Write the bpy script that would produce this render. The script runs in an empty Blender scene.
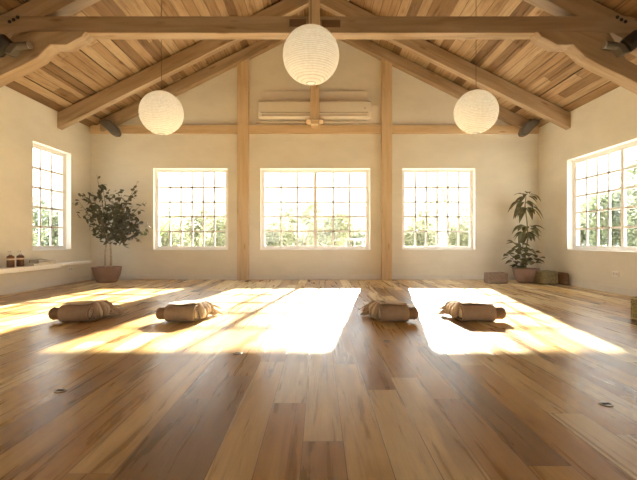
import bpy, bmesh, math, random
from mathutils import Vector, Matrix, Euler, noise as mnoise
random.seed(7)
R = math.radians
PI = math.pi
SC = bpy.context.scene
COL = SC.collection
F = 425.0            # focal length in pixels of the 637 px wide frame
CX, CY, CH = 318.5, 240.0, 0.9
XL, XR, YB, YR = -5.18, 5.0, 9.68, -3.4      # room: side walls, end wall, rear wall
EAVE, PITCH = 3.45, 0.498
XA = (XL + XR) / 2
APEX = EAVE + PITCH * (XR - XL) / 2
ANG = math.atan(PITCH)

def P(px, py, Y):
    return Vector(((px - CX) * Y / F, Y, CH + (CY - py) * Y / F))

# ------------------------------------------------------------------ materials
def new_mat(name):
    m = bpy.data.materials.new(name)
    m.use_nodes = True
    nt = m.node_tree
    nt.nodes.clear()
    out = nt.nodes.new('ShaderNodeOutputMaterial')
    return m, nt, out

def N(nt, kind, **kw):
    n = nt.nodes.new(kind)
    for k, v in kw.items():
        if k in n.inputs:
            n.inputs[k].default_value = v
        else:
            setattr(n, k, v)
    return n

def L(nt, a, b):
    nt.links.new(a, b)

def math_node(nt, op, a, b=None):
    n = nt.nodes.new('ShaderNodeMath')
    n.operation = op
    for i, v in enumerate((a, b)):
        if v is None:
            continue
        if isinstance(v, (int, float)):
            n.inputs[i].default_value = v
        else:
            nt.links.new(v, n.inputs[i])
    return n.outputs[0]

def ramp(nt, fac, stops, interp='LINEAR'):
    n = nt.nodes.new('ShaderNodeValToRGB')
    cr = n.color_ramp
    cr.interpolation = interp
    while len(cr.elements) < len(stops):
        cr.elements.new(0.5)
    for e, (p, c) in zip(cr.elements, stops):
        e.position = p
        e.color = (*c, 1)
    nt.links.new(fac, n.inputs[0])
    return n.outputs[0]

def mixc(nt, mode, fac, a, b):
    n = nt.nodes.new('ShaderNodeMix')
    n.data_type = 'RGBA'
    n.blend_type = mode
    for idx, v in ((0, fac), (6, a), (7, b)):
        if isinstance(v, (int, float)):
            n.inputs[idx].default_value = v
        elif isinstance(v, tuple):
            n.inputs[idx].default_value = (*v, 1)
        else:
            nt.links.new(v, n.inputs[idx])
    return n.outputs[2]

def simple(name, col, rough=0.6, metal=0.0, var=0.12, scale=8.0, bump=0.0, bscale=60.0, spec=0.4):
    m, nt, out = new_mat(name)
    b = N(nt, 'ShaderNodeBsdfPrincipled', Roughness=rough, Metallic=metal)
    b.inputs['Specular IOR Level'].default_value = spec
    tc = N(nt, 'ShaderNodeTexCoord')
    nz = N(nt, 'ShaderNodeTexNoise', Scale=scale, Detail=5.0)
    L(nt, tc.outputs['Object'], nz.inputs['Vector'])
    lo = tuple(c * (1 - var) for c in col)
    hi = tuple(min(1, c * (1 + var)) for c in col)
    L(nt, ramp(nt, nz.outputs[0], [(0.3, lo), (0.7, hi)]), b.inputs['Base Color'])
    if bump:
        nb = N(nt, 'ShaderNodeTexNoise', Scale=bscale, Detail=6.0)
        L(nt, tc.outputs['Object'], nb.inputs['Vector'])
        bp = N(nt, 'ShaderNodeBump', Strength=bump, Distance=0.01)
        L(nt, nb.outputs[0], bp.inputs['Height'])
        L(nt, bp.outputs[0], b.inputs['Normal'])
    L(nt, b.outputs[0], out.inputs[0])
    return m

def plank_mat(name, cols, width, length, rough, grain_dark, seam=0.012, knots=True, spec=0.5, streak=0.0, seed=0.0):
    """boards running along v, width along u (uv in metres)"""
    m, nt, out = new_mat(name)
    b = N(nt, 'ShaderNodeBsdfPrincipled')
    b.inputs['Specular IOR Level'].default_value = spec
    uv = N(nt, 'ShaderNodeUVMap')
    sp = N(nt, 'ShaderNodeSeparateXYZ')
    L(nt, uv.outputs[0], sp.inputs[0])
    u, v = sp.outputs[0], sp.outputs[1]
    us = math_node(nt, 'DIVIDE', u, width)
    ui = math_node(nt, 'FLOOR', us)
    wn = N(nt, 'ShaderNodeTexWhiteNoise', noise_dimensions='1D')
    L(nt, ui, wn.inputs['W'])
    vs = math_node(nt, 'ADD', math_node(nt, 'DIVIDE', v, length), math_node(nt, 'MULTIPLY', wn.outputs['Value'], 7.3))
    vi = math_node(nt, 'FLOOR', vs)
    wn2 = N(nt, 'ShaderNodeTexWhiteNoise', noise_dimensions='2D')
    cb = N(nt, 'ShaderNodeCombineXYZ')
    L(nt, math_node(nt, 'ADD', ui, seed), cb.inputs[0]); L(nt, vi, cb.inputs[1])
    L(nt, cb.outputs[0], wn2.inputs['Vector'])
    rid = wn2.outputs['Value']
    base = ramp(nt, rid, cols, 'CONSTANT')
    # grain
    gv = N(nt, 'ShaderNodeCombineXYZ')
    L(nt, math_node(nt, 'ADD', math_node(nt, 'MULTIPLY', u, 16.0), math_node(nt, 'MULTIPLY', rid, 91.0)), gv.inputs[0])
    L(nt, math_node(nt, 'ADD', math_node(nt, 'MULTIPLY', v, 0.9), math_node(nt, 'MULTIPLY', rid, 37.0)), gv.inputs[1])
    g1 = N(nt, 'ShaderNodeTexNoise', Scale=1.0, Detail=7.0, Roughness=0.6, Distortion=0.9)
    L(nt, gv.outputs[0], g1.inputs['Vector'])
    gcol = ramp(nt, g1.outputs[0], [(0.3, grain_dark), (0.48, (0.93, 0.92, 0.9)), (0.75, (1.08, 1.07, 1.04))])
    c1 = mixc(nt, 'MULTIPLY', 0.85, base, gcol)
    if streak:
        hv = N(nt, 'ShaderNodeCombineXYZ')
        L(nt, math_node(nt, 'ADD', math_node(nt, 'MULTIPLY', u, 3.2), math_node(nt, 'MULTIPLY', rid, 53.0)), hv.inputs[0])
        L(nt, math_node(nt, 'ADD', math_node(nt, 'MULTIPLY', v, 0.7), math_node(nt, 'MULTIPLY', rid, 23.0)), hv.inputs[1])
        h1 = N(nt, 'ShaderNodeTexNoise', Scale=1.0, Detail=4.0, Distortion=1.2)
        L(nt, hv.outputs[0], h1.inputs['Vector'])
        c1 = mixc(nt, 'MULTIPLY', streak, c1, ramp(nt, h1.outputs[0], [(0.26, (0.40, 0.31, 0.23)), (0.40, (0.84, 0.79, 0.72)), (0.55, (1, 1, 1))]))
    fine = N(nt, 'ShaderNodeCombineXYZ')
    L(nt, math_node(nt, 'MULTIPLY', u, 140.0), fine.inputs[0])
    L(nt, math_node(nt, 'MULTIPLY', v, 5.0), fine.inputs[1])
    g2 = N(nt, 'ShaderNodeTexNoise', Scale=1.0, Detail=3.0)
    L(nt, fine.outputs[0], g2.inputs['Vector'])
    c2 = mixc(nt, 'MULTIPLY', 0.5, c1, ramp(nt, g2.outputs[0], [(0.3, (0.8, 0.78, 0.75)), (0.6, (1, 1, 1))]))
    if knots:
        kv = N(nt, 'ShaderNodeCombineXYZ')
        L(nt, math_node(nt, 'MULTIPLY', u, 4.2), kv.inputs[0])
        L(nt, math_node(nt, 'MULTIPLY', v, 1.5), kv.inputs[1])
        vo = N(nt, 'ShaderNodeTexVoronoi', Scale=1.0)
        vo.inputs['Randomness'].default_value = 1.0
        nz = N(nt, 'ShaderNodeTexNoise', Scale=3.0, Detail=3.0)
        L(nt, kv.outputs[0], nz.inputs['Vector'])
        mx = mixc(nt, 'LINEAR_LIGHT', 0.12, kv.outputs[0], nz.outputs['Color'])
        L(nt, mx, vo.inputs['Vector'])
        kc = ramp(nt, vo.outputs['Distance'], [(0.0, (0.22, 0.15, 0.1)), (0.05, (0.42, 0.32, 0.24)), (0.13, (0.85, 0.8, 0.75)), (0.22, (1, 1, 1))])
        c2 = mixc(nt, 'MULTIPLY', 0.8, c2, kc)
    # seams
    fu = math_node(nt, 'FRACT', us)
    fv = math_node(nt, 'FRACT', vs)
    eu = math_node(nt, 'MINIMUM', fu, math_node(nt, 'SUBTRACT', 1.0, fu))
    ev = math_node(nt, 'MULTIPLY', math_node(nt, 'MINIMUM', fv, math_node(nt, 'SUBTRACT', 1.0, fv)), length / width)
    e = math_node(nt, 'MINIMUM', eu, ev)
    sm = N(nt, 'ShaderNodeMapRange')
    sm.inputs['From Min'].default_value = seam * 0.4
    sm.inputs['From Max'].default_value = seam
    L(nt, e, sm.inputs['Value'])
    c3 = mixc(nt, 'MIX', sm.outputs[0], tuple(c * 0.3 for c in cols[0][1]), c2)
    L(nt, c3, b.inputs['Base Color'])
    hh = math_node(nt, 'ADD', sm.outputs[0], math_node(nt, 'MULTIPLY', g1.outputs[0], 0.25))
    bp = N(nt, 'ShaderNodeBump', Strength=0.25, Distance=0.003)
    L(nt, hh, bp.inputs['Height'])
    L(nt, bp.outputs[0], b.inputs['Normal'])
    rr = N(nt, 'ShaderNodeMapRange')
    rr.inputs['To Min'].default_value = rough - 0.05
    rr.inputs['To Max'].default_value = rough + 0.08
    L(nt, g1.outputs[0], rr.inputs['Value'])
    L(nt, rr.outputs[0], b.inputs['Roughness'])
    L(nt, b.outputs[0], out.inputs[0])
    return m

def beam_mat(name, c_lo, c_mid, c_hi, rough=0.5):
    """timber with the grain along local X"""
    m, nt, out = new_mat(name)
    b = N(nt, 'ShaderNodeBsdfPrincipled', Roughness=rough)
    b.inputs['Specular IOR Level'].default_value = 0.3
    tc = N(nt, 'ShaderNodeTexCoord')
    mp = N(nt, 'ShaderNodeMapping')
    mp.inputs['Scale'].default_value = (0.9, 9.0, 9.0)
    L(nt, tc.outputs['Object'], mp.inputs[0])
    g = N(nt, 'ShaderNodeTexNoise', Scale=1.0, Detail=7.0, Distortion=0.8)
    L(nt, mp.outputs[0], g.inputs['Vector'])
    c = ramp(nt, g.outputs[0], [(0.28, c_lo), (0.5, c_mid), (0.75, c_hi)])
    mp2 = N(nt, 'ShaderNodeMapping')
    mp2.inputs['Scale'].default_value = (1.4, 5.5, 5.5)
    L(nt, tc.outputs['Object'], mp2.inputs[0])
    vo = N(nt, 'ShaderNodeTexVoronoi', Scale=1.0)
    L(nt, mp2.outputs[0], vo.inputs['Vector'])
    kc = ramp(nt, vo.outputs['Distance'], [(0.0, (0.35, 0.26, 0.2)), (0.08, (0.6, 0.5, 0.42)), (0.16, (1, 1, 1))])
    L(nt, mixc(nt, 'MULTIPLY', 0.7, c, kc), b.inputs['Base Color'])
    bp = N(nt, 'ShaderNodeBump', Strength=0.2, Distance=0.004)
    L(nt, g.outputs[0], bp.inputs['Height'])
    L(nt, bp.outputs[0], b.inputs['Normal'])
    L(nt, b.outputs[0], out.inputs[0])
    return m

def plaster_mat(name, col):
    m, nt, out = new_mat(name)
    b = N(nt, 'ShaderNodeBsdfPrincipled', Roughness=0.85)
    b.inputs['Specular IOR Level'].default_value = 0.2
    tc = N(nt, 'ShaderNodeTexCoord')
    n1 = N(nt, 'ShaderNodeTexNoise', Scale=0.9, Detail=8.0, Roughness=0.65)
    n2 = N(nt, 'ShaderNodeTexNoise', Scale=45.0, Detail=6.0)
    mp = N(nt, 'ShaderNodeMapping')
    mp.inputs['Scale'].default_value = (1, 1, 2.2)
    L(nt, tc.outputs['Object'], mp.inputs[0])
    L(nt, mp.outputs[0], n1.inputs['Vector'])
    L(nt, tc.outputs['Object'], n2.inputs['Vector'])
    lo = tuple(c * 0.93 for c in col); hi = tuple(min(0.95, c * 1.04) for c in col)
    L(nt, ramp(nt, n1.outputs[0], [(0.3, lo), (0.6, hi)]), b.inputs['Base Color'])
    s = math_node(nt, 'ADD', math_node(nt, 'MULTIPLY', n1.outputs[0], 2.0), math_node(nt, 'MULTIPLY', n2.outputs[0], 0.35))
    bp = N(nt, 'ShaderNodeBump', Strength=0.22, Distance=0.01)
    L(nt, s, bp.inputs['Height'])
    L(nt, bp.outputs[0], b.inputs['Normal'])
    L(nt, b.outputs[0], out.inputs[0])
    return m

def leaf_mat(name, c_lo, c_hi, trans=0.35, rough=0.5, spec=0.3):
    m, nt, out = new_mat(name)
    tc = N(nt, 'ShaderNodeTexCoord')
    nz = N(nt, 'ShaderNodeTexNoise', Scale=9.0, Detail=2.0)
    L(nt, tc.outputs['Object'], nz.inputs['Vector'])
    c = ramp(nt, nz.outputs[0], [(0.35, c_lo), (0.65, c_hi)])
    b = N(nt, 'ShaderNodeBsdfPrincipled', Roughness=rough)
    b.inputs['Specular IOR Level'].default_value = spec
    t = N(nt, 'ShaderNodeBsdfTranslucent')
    L(nt, c, b.inputs['Base Color']); L(nt, c, t.inputs['Color'])
    mx = N(nt, 'ShaderNodeMixShader', Fac=trans)
    L(nt, b.outputs[0], mx.inputs[1]); L(nt, t.outputs[0], mx.inputs[2])
    L(nt, mx.outputs[0], out.inputs[0])
    return m

def glass_mat():
    m, nt, out = new_mat('window glass')
    t = N(nt, 'ShaderNodeBsdfTransparent')
    t.inputs['Color'].default_value = (0.97, 0.98, 0.97, 1)
    g = N(nt, 'ShaderNodeBsdfGlossy', Roughness=0.02)
    mx = N(nt, 'ShaderNodeMixShader', Fac=0.05)
    L(nt, t.outputs[0], mx.inputs[1]); L(nt, g.outputs[0], mx.inputs[2])
    L(nt, mx.outputs[0], out.inputs[0])
    return m

def paper_mat():
    m, nt, out = new_mat('lantern paper')
    tc = N(nt, 'ShaderNodeTexCoord')
    nz = N(nt, 'ShaderNodeTexNoise', Scale=30.0, Detail=4.0)
    L(nt, tc.outputs['Object'], nz.inputs['Vector'])
    c = ramp(nt, nz.outputs[0], [(0.3, (0.80, 0.76, 0.66)), (0.7, (0.90, 0.87, 0.78))])
    wv = N(nt, 'ShaderNodeTexWave', Scale=15.2, wave_type='BANDS', bands_direction='Z')
    wv.inputs['Distortion'].default_value = 0.5
    wv.inputs['Detail'].default_value = 0.0
    L(nt, tc.outputs['Object'], wv.inputs['Vector'])
    c = mixc(nt, 'MULTIPLY', 1.0, c, ramp(nt, wv.outputs[0], [(0.0, (0.80, 0.75, 0.66)), (0.3, (1, 1, 1))]))
    d = N(nt, 'ShaderNodeBsdfDiffuse'); t = N(nt, 'ShaderNodeBsdfTranslucent')
    L(nt, c, d.inputs[0]); L(nt, c, t.inputs[0])
    mx = N(nt, 'ShaderNodeMixShader', Fac=0.4)
    L(nt, d.outputs[0], mx.inputs[1]); L(nt, t.outputs[0], mx.inputs[2])
    L(nt, mx.outputs[0], out.inputs[0])
    return m

def emit_mat(name, col, s):
    m, nt, out = new_mat(name)
    e = N(nt, 'ShaderNodeEmission', Strength=s)
    e.inputs[0].default_value = (*col, 1)
    L(nt, e.outputs[0], out.inputs[0])
    return m

def woven_mat(name, lo, hi, scale=60):
    m, nt, out = new_mat(name)
    b = N(nt, 'ShaderNodeBsdfPrincipled', Roughness=0.9)
    b.inputs['Specular IOR Level'].default_value = 0.15
    tc = N(nt, 'ShaderNodeTexCoord')
    vo = N(nt, 'ShaderNodeTexVoronoi', Scale=scale)
    L(nt, tc.outputs['Object'], vo.inputs['Vector'])
    nz = N(nt, 'ShaderNodeTexNoise', Scale=scale * 0.5, Detail=4.0)
    L(nt, tc.outputs['Object'], nz.inputs['Vector'])
    s = math_node(nt, 'ADD', math_node(nt, 'MULTIPLY', vo.outputs['Distance'], 0.7), math_node(nt, 'MULTIPLY', nz.outputs[0], 0.6))
    L(nt, ramp(nt, s, [(0.3, lo), (0.75, hi)]), b.inputs['Base Color'])
    bp = N(nt, 'ShaderNodeBump', Strength=0.6, Distance=0.008)
    L(nt, s, bp.inputs['Height'])
    L(nt, bp.outputs[0], b.inputs['Normal'])
    L(nt, b.outputs[0], out.inputs[0])
    return m

M = {}
FSEED = 80.0  # picked so paler boards fall mid-floor, imitating window reflection there
M['plaster'] = plaster_mat('wall plaster', (0.82, 0.785, 0.69))
M['bench'] = simple('bench lacquer', (0.93, 0.92, 0.89), 0.3, var=0.02)
M['white'] = simple('white paint', (0.92, 0.91, 0.88), 0.45, var=0.03)
M['skirting'] = simple('skirting paint', (0.80, 0.77, 0.71), 0.5, var=0.03)
M['floor'] = plank_mat('oak floor planks', [(0.0, (0.58, 0.365, 0.135)), (0.14, (0.76, 0.58, 0.30)), (0.30, (0.44, 0.26, 0.10)),
                       (0.42, (0.82, 0.68, 0.42)), (0.56, (0.62, 0.41, 0.155)), (0.70, (0.35, 0.22, 0.105)), (0.78, (0.80, 0.65, 0.38)), (0.92, (0.50, 0.32, 0.135))],
                       0.18, 1.9, 0.27, (0.46, 0.36, 0.27), streak=0.7, seed=FSEED, spec=0.38)
M['ceil'] = plank_mat('ceiling boards', [(0.0, (0.370, 0.239, 0.126)), (0.2, (0.470, 0.323, 0.189)), (0.38, (0.277, 0.172, 0.088)),
                      (0.52, (0.521, 0.378, 0.231)), (0.68, (0.403, 0.265, 0.143)), (0.82, (0.244, 0.151, 0.080)), (0.92, (0.479, 0.336, 0.197))],
                      0.17, 2.6, 0.6, (0.42, 0.33, 0.26), seam=0.035, spec=0.2, streak=0.5)
M['beam'] = beam_mat('roof timber', (0.308, 0.211, 0.123), (0.418, 0.304, 0.189), (0.506, 0.383, 0.255))
M['post'] = beam_mat('post timber', (0.56, 0.40, 0.22), (0.67, 0.50, 0.30), (0.74, 0.58, 0.38))
M['darkwood'] = beam_mat('dark joint timber', (0.12, 0.065, 0.03), (0.18, 0.10, 0.05), (0.25, 0.15, 0.08))
M['glass'] = glass_mat()
M['paper'] = paper_mat()
M['bulb'] = emit_mat('lit bulb', (1.0, 0.92, 0.78), 20.0)
M['cord'] = simple('cord', (0.18, 0.12, 0.08), 0.7)
M['black'] = simple('black metal', (0.028, 0.026, 0.025), 0.5)
M['grey'] = simple('grey metal', (0.17, 0.15, 0.13), 0.45, 0.3)
M['steel'] = simple('brushed steel', (0.55, 0.52, 0.47), 0.35, 0.9)
M['acwhite'] = simple('cream plastic', (0.86, 0.80, 0.69), 0.45, var=0.02)
M['acdark'] = simple('shadow gap plastic', (0.30, 0.24, 0.17), 0.6)
M['clay'] = simple('terracotta', (0.27, 0.16, 0.11), 0.75, var=0.16, scale=6, bump=0.2)
M['soil'] = simple('soil', (0.06, 0.04, 0.03), 0.95, var=0.4, scale=40, bump=0.8)
M['bark'] = simple('pale bark', (0.52, 0.41, 0.29), 0.85, var=0.2, scale=25, bump=0.5)
M['twig'] = simple('brown twig', (0.20, 0.14, 0.08), 0.85, var=0.2)
M['stem'] = simple('green stem', (0.20, 0.20, 0.09), 0.7)
M['ficus'] = leaf_mat('ficus leaf', (0.05, 0.05, 0.02), (0.12, 0.11, 0.045), 0.12)
M['umbrella'] = leaf_mat('broad leaf', (0.10, 0.09, 0.035), (0.20, 0.175, 0.075), 0.15)
M['blanket'] = simple('tan wool', (0.43, 0.325, 0.24), 0.95, var=0.08, scale=20, bump=0.35, bscale=160, spec=0.1)
M['throw'] = simple('pale wool', (0.66, 0.56, 0.45), 0.95, var=0.06, scale=20, bump=0.35, bscale=160, spec=0.1)
M['bolster'] = simple('brown canvas', (0.27, 0.18, 0.12), 0.9, var=0.08, scale=14, bump=0.3, bscale=200, spec=0.1)
M['fringe'] = simple('wool fringe', (0.60, 0.48, 0.35), 0.95, var=0.2, scale=60, spec=0.1)
M['amber'] = simple('amber bottle', (0.12, 0.045, 0.018), 0.18, var=0.05)
M['label'] = simple('bottle label', (0.72, 0.62, 0.50), 0.6, var=0.02)
M['bookw'] = simple('cream cover', (0.78, 0.73, 0.64), 0.6)
M['bookd'] = simple('dark cover', (0.10, 0.075, 0.06), 0.6)
M['bookg'] = simple('taupe cover', (0.28, 0.22, 0.17), 0.6)
M['page'] = simple('pages', (0.80, 0.75, 0.64), 0.8)
M['cork'] = woven_mat('flecked cork', (0.10, 0.06, 0.035), (0.25, 0.155, 0.095), 55)
M['weave'] = woven_mat('olive weave', (0.07, 0.05, 0.025), (0.24, 0.19, 0.10), 50)
M['straw'] = woven_mat('straw weave', (0.05, 0.04, 0.02), (0.42, 0.34, 0.15), 48)
M['piping'] = simple('straw piping', (0.56, 0.47, 0.26), 0.9)
M['slot'] = simple('dark slot', (0.012, 0.01, 0.01), 0.6)
M['bounce_ground'] = simple('pale gravel', (0.56, 0.53, 0.45), 0.95, var=0.12, scale=30, bump=0.4)  # outdoor ground made pale to bounce light onto ceiling, window bars and shrubs
M['bush'] = leaf_mat('olive bush leaf', (0.20, 0.22, 0.125), (0.35, 0.36, 0.23), 0.4)
M['hedge'] = leaf_mat('grey green hedge leaf', (0.12, 0.15, 0.09), (0.24, 0.27, 0.17), 0.35)
M['banana'] = leaf_mat('banana leaf', (0.20, 0.30, 0.11), (0.32, 0.42, 0.18), 0.45)
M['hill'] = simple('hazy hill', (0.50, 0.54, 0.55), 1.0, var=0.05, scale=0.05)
M['render'] = simple('white render', (0.74, 0.73, 0.70), 0.8)
M['roofgrey'] = simple('grey roofing', (0.45, 0.45, 0.45), 0.8)

# ------------------------------------------------------------------ mesh helpers
class MB:
    def __init__(self):
        self.bm = bmesh.new()
        self.uv = None
    def box(self, x0, x1, y0, y1, z0, z1):
        vs = [self.bm.verts.new((x, y, z)) for z in (z0, z1) for y in (y0, y1) for x in (x0, x1)]
        for f in ((0, 2, 3, 1), (4, 5, 7, 6), (0, 1, 5, 4), (2, 6, 7, 3), (0, 4, 6, 2), (1, 3, 7, 5)):
            self.bm.faces.new([vs[i] for i in f])
        return self
    def prism(self, pts, y0, y1):
        """polygon in (x, z) extruded along y"""
        a = [self.bm.verts.new((x, y0, z)) for x, z in pts]
        b = [self.bm.verts.new((x, y1, z)) for x, z in pts]
        n = len(pts)
        self.bm.faces.new(a); self.bm.faces.new(b[::-1])
        for i in range(n):
            self.bm.faces.new((a[i], b[i], b[(i + 1) % n], a[(i + 1) % n]))
        return self
    def lathe(self, prof, seg=24, c=(0, 0, 0), axis='Z'):
        rings = []
        for r, h in prof:
            ring = []
            for k in range(seg):
                t = 2 * PI * k / seg
                a, b = r * math.cos(t), r * math.sin(t)
                co = {'Z': (a, b, h), 'X': (h, a, b), 'Y': (a, h, b)}[axis]
                ring.append(self.bm.verts.new((c[0] + co[0], c[1] + co[1], c[2] + co[2])))
            rings.append(ring)
        for r0, r1 in zip(rings, rings[1:]):
            for k in range(seg):
                self.bm.faces.new((r0[k], r0[(k + 1) % seg], r1[(k + 1) % seg], r1[k]))
        self.bm.faces.new(rings[0][::-1]); self.bm.faces.new(rings[-1])
        return self
    def tube(self, pts, rad, seg=8):
        pts = [Vector(p) for p in pts]
        rads = rad if isinstance(rad, (list, tuple)) else [rad] * len(pts)
        rings = []
        up = Vector((0.13, 0.21, 0.97)).normalized()
        for i, p in enumerate(pts):
            d = (pts[min(i + 1, len(pts) - 1)] - pts[max(i - 1, 0)]).normalized()
            s = d.cross(up)
            if s.length < 1e-3:
                s = d.cross(Vector((1, 0, 0)))
            s.normalize(); t = d.cross(s).normalized()
            rings.append([self.bm.verts.new(p + (s * math.cos(2 * PI * k / seg) + t * math.sin(2 * PI * k / seg)) * rads[i]) for k in range(seg)])
        for r0, r1 in zip(rings, rings[1:]):
            for k in range(seg):
                self.bm.faces.new((r0[k], r0[(k + 1) % seg], r1[(k + 1) % seg], r1[k]))
        self.bm.faces.new(rings[0][::-1]); self.bm.faces.new(rings[-1])
        return self
    def leaf(self, base, d, nrm, ln, wd, droop=0.15, steps=4):
        d = d.normalized()
        s = d.cross(nrm)
        if s.length < 1e-3:
            s = d.cross(Vector((1, 0.3, 0)))
        s.normalize()
        n = s.cross(d).normalized()
        left, mid, right = [], [], []
        for i in range(steps + 1):
            t = i / steps
            w = wd * 0.5 * math.sin(PI * min(1, 0.06 + 0.94 * t) ** 0.85) if i < steps else 0.0
            c = base + d * ln * t + Vector((0, 0, -1)) * droop * ln * t * t
            mid.append(self.bm.verts.new(c - n * w * 0.25))
            left.append(self.bm.verts.new(c - s * w) if 0 < i < steps else mid[-1])
            right.append(self.bm.verts.new(c + s * w) if 0 < i < steps else mid[-1])
        for i in range(steps):
            for A in (left, right):
                q = []
                for v in (mid[i], mid[i + 1], A[i + 1], A[i]):
                    if v not in q:
                        q.append(v)
                if len(q) >= 3:
                    self.bm.faces.new(q)
        return self
    def build(self, name, mat, parent=None, smooth=False, bevel=0.0, bseg=2, normals=True):
        if normals:
            bmesh.ops.recalc_face_normals(self.bm, faces=self.bm.faces)
        me = bpy.data.meshes.new(name)
        self.bm.to_mesh(me); self.bm.free()
        o = bpy.data.objects.new(name, me)
        COL.objects.link(o)
        me.materials.append(mat)
        if smooth:
            for p in me.polygons:
                p.use_smooth = True
        if bevel:
            md = o.modifiers.new('bevel', 'BEVEL')
            md.width = bevel; md.segments = bseg; md.limit_method = 'ANGLE'; md.angle_limit = R(40)
        if parent is not None:
            o.parent = parent
        return o

def tag(o, label=None, cat=None, group=None, kind=None):
    for k, v in (('label', label), ('category', cat), ('group', group), ('kind', kind)):
        if v:
            o[k] = v
    return o

def empty(name, loc=(0, 0, 0), rz=0.0):
    o = bpy.data.objects.new(name, None)
    o.empty_display_size = 0.1
    o.location = loc
    o.rotation_euler = (0, 0, rz)
    COL.objects.link(o)
    return o

def copy_tree(o, parent=None):
    c = o.copy()
    COL.objects.link(c)
    if parent is not None:
        c.parent = parent
    for ch in list(o.children):
        copy_tree(ch, c)
    return c

def cbox(name, mat, parent, sx, sy, sz, loc, bevel=0.004, bseg=2):
    o = MB().box(-sx / 2, sx / 2, -sy / 2, sy / 2, -sz / 2, sz / 2).build(name, mat, parent, bevel=bevel, bseg=bseg)
    o.location = loc
    return o

def slanted(name, mat, parent, pts, y0, y1, ang, bevel=0.008):
    """prism of an (x, z) outline whose object frame has X along the slope, so the grain follows the timber"""
    p0 = pts[0]
    ca, sa = math.cos(ang), math.sin(ang)
    loc = []
    for x, z in pts:
        dx, dz = x - p0[0], z - p0[1]
        loc.append((dx * ca + dz * sa, -dx * sa + dz * ca))
    o = MB().prism(loc, y0, y1).build(name, mat, parent, bevel=bevel)
    o.location = (p0[0], 0, p0[1])
    o.rotation_euler = (0, -ang, 0)
    return o

# ------------------------------------------------------------------ room shell
T = 0.26   # wall thickness
def uv_planar(o, fn):
    me = o.data
    uvl = me.uv_layers.new(name='UVMap')
    for poly in me.polygons:
        for li in poly.loop_indices:
            uvl.data[li].uv = fn(me.vertices[me.loops[li].vertex_index].co)

fl = MB().box(XL - T, XR + T, YR - T, YB + T, -0.12, 0.0).build('floor', M['floor'])
uv_planar(fl, lambda c: (c.x + 20.05, c.y + 20.0))
tag(fl, 'wide wooden plank floor running toward the windows', 'floor', kind='structure')

def wall_cells(mb, u0, u1, z0, z1, holes, put):
    us = sorted({u0, u1} | {h[0] for h in holes} | {h[1] for h in holes})
    zs = sorted({z0, z1} | {h[2] for h in holes} | {h[3] for h in holes})
    for a, b in zip(us, us[1:]):
        for c, d in zip(zs, zs[1:]):
            cu, cz = (a + b) / 2, (c + d) / 2
            if any(h[0] < cu < h[1] and h[2] < cz < h[3] for h in holes):
                continue
            put(a, b, c, d)

def zwin(px0, px1, py0, py1, Y=YB):
    a, b = P(px0, py1, Y), P(px1, py0, Y)
    return [a.x, b.x, a.z, b.z]
W1 = zwin(153, 228, 168, 250)
W2 = zwin(260, 370.5, 168, 250)
W3 = zwin(402, 475.5, 168, 250)
WL = [7.69, 8.90, 0.70, 2.71]
WR = [5.79, 8.55, 0.70, 2.51]

mb = MB()
wall_cells(mb, XL - T, XR + T, -0.12, EAVE, [W1, W2, W3], lambda a, b, c, d: mb.box(a, b, YB, YB + T, c, d))
mb.prism([(XL - T, EAVE), (XR + T, EAVE), (XR, EAVE + 0.02), (XA, APEX + 0.02), (XL, EAVE + 0.02)], YB, YB + T)
bmesh.ops.remove_doubles(mb.bm, verts=mb.bm.verts, dist=1e-5)
tag(mb.build('wall_back', M['plaster']), 'cream plastered gable wall with three white windows', 'wall', kind='structure')
mb = MB()
wall_cells(mb, YR, YB, -0.12, EAVE, [WL], lambda a, b, c, d: mb.box(XL - T, XL, a, b, c, d))
tag(mb.build('wall_left', M['plaster']), 'cream plastered side wall above the long white bench', 'wall', kind='structure')
mb = MB()
wall_cells(mb, YR, YB, -0.12, EAVE, [WR], lambda a, b, c, d: mb.box(XR, XR + T, a, b, c, d))
tag(mb.build('wall_right', M['plaster']), 'cream plastered side wall with wide double window', 'wall', kind='structure')
mb = MB()
wall_cells(mb, XL - T, XR + T, -0.12, EAVE, [W1, W2, W3], lambda a, b, c, d: mb.box(a, b, YR - T, YR, c, d))  # openings for the added fill-light windows
mb.prism([(XL - T, EAVE), (XR + T, EAVE), (XR, EAVE + 0.02), (XA, APEX + 0.02), (XL, EAVE + 0.02)], YR - T, YR)
tag(mb.build('wall_rear', M['plaster']), 'cream plastered wall behind the viewer', 'wall', kind='structure')

# skirting boards
tag(MB().box(XL, XR, YB - 0.018, YB, 0, 0.105).build('baseboard_back', M['skirting'], bevel=0.005), 'pale painted skirting under the three gable windows', 'baseboard', kind='structure')
tag(MB().box(XL, XL + 0.018, YR, YB - 0.02, 0, 0.12).build('baseboard_left', M['skirting'], bevel=0.005), 'pale painted skirting under the white bench', 'baseboard', kind='structure')
tag(MB().box(XR - 0.018, XR, YR, YB - 0.02, 0, 0.12).build('baseboard_right', M['skirting'], bevel=0.005), 'pale painted skirting under the double window', 'baseboard', kind='structure')

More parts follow.
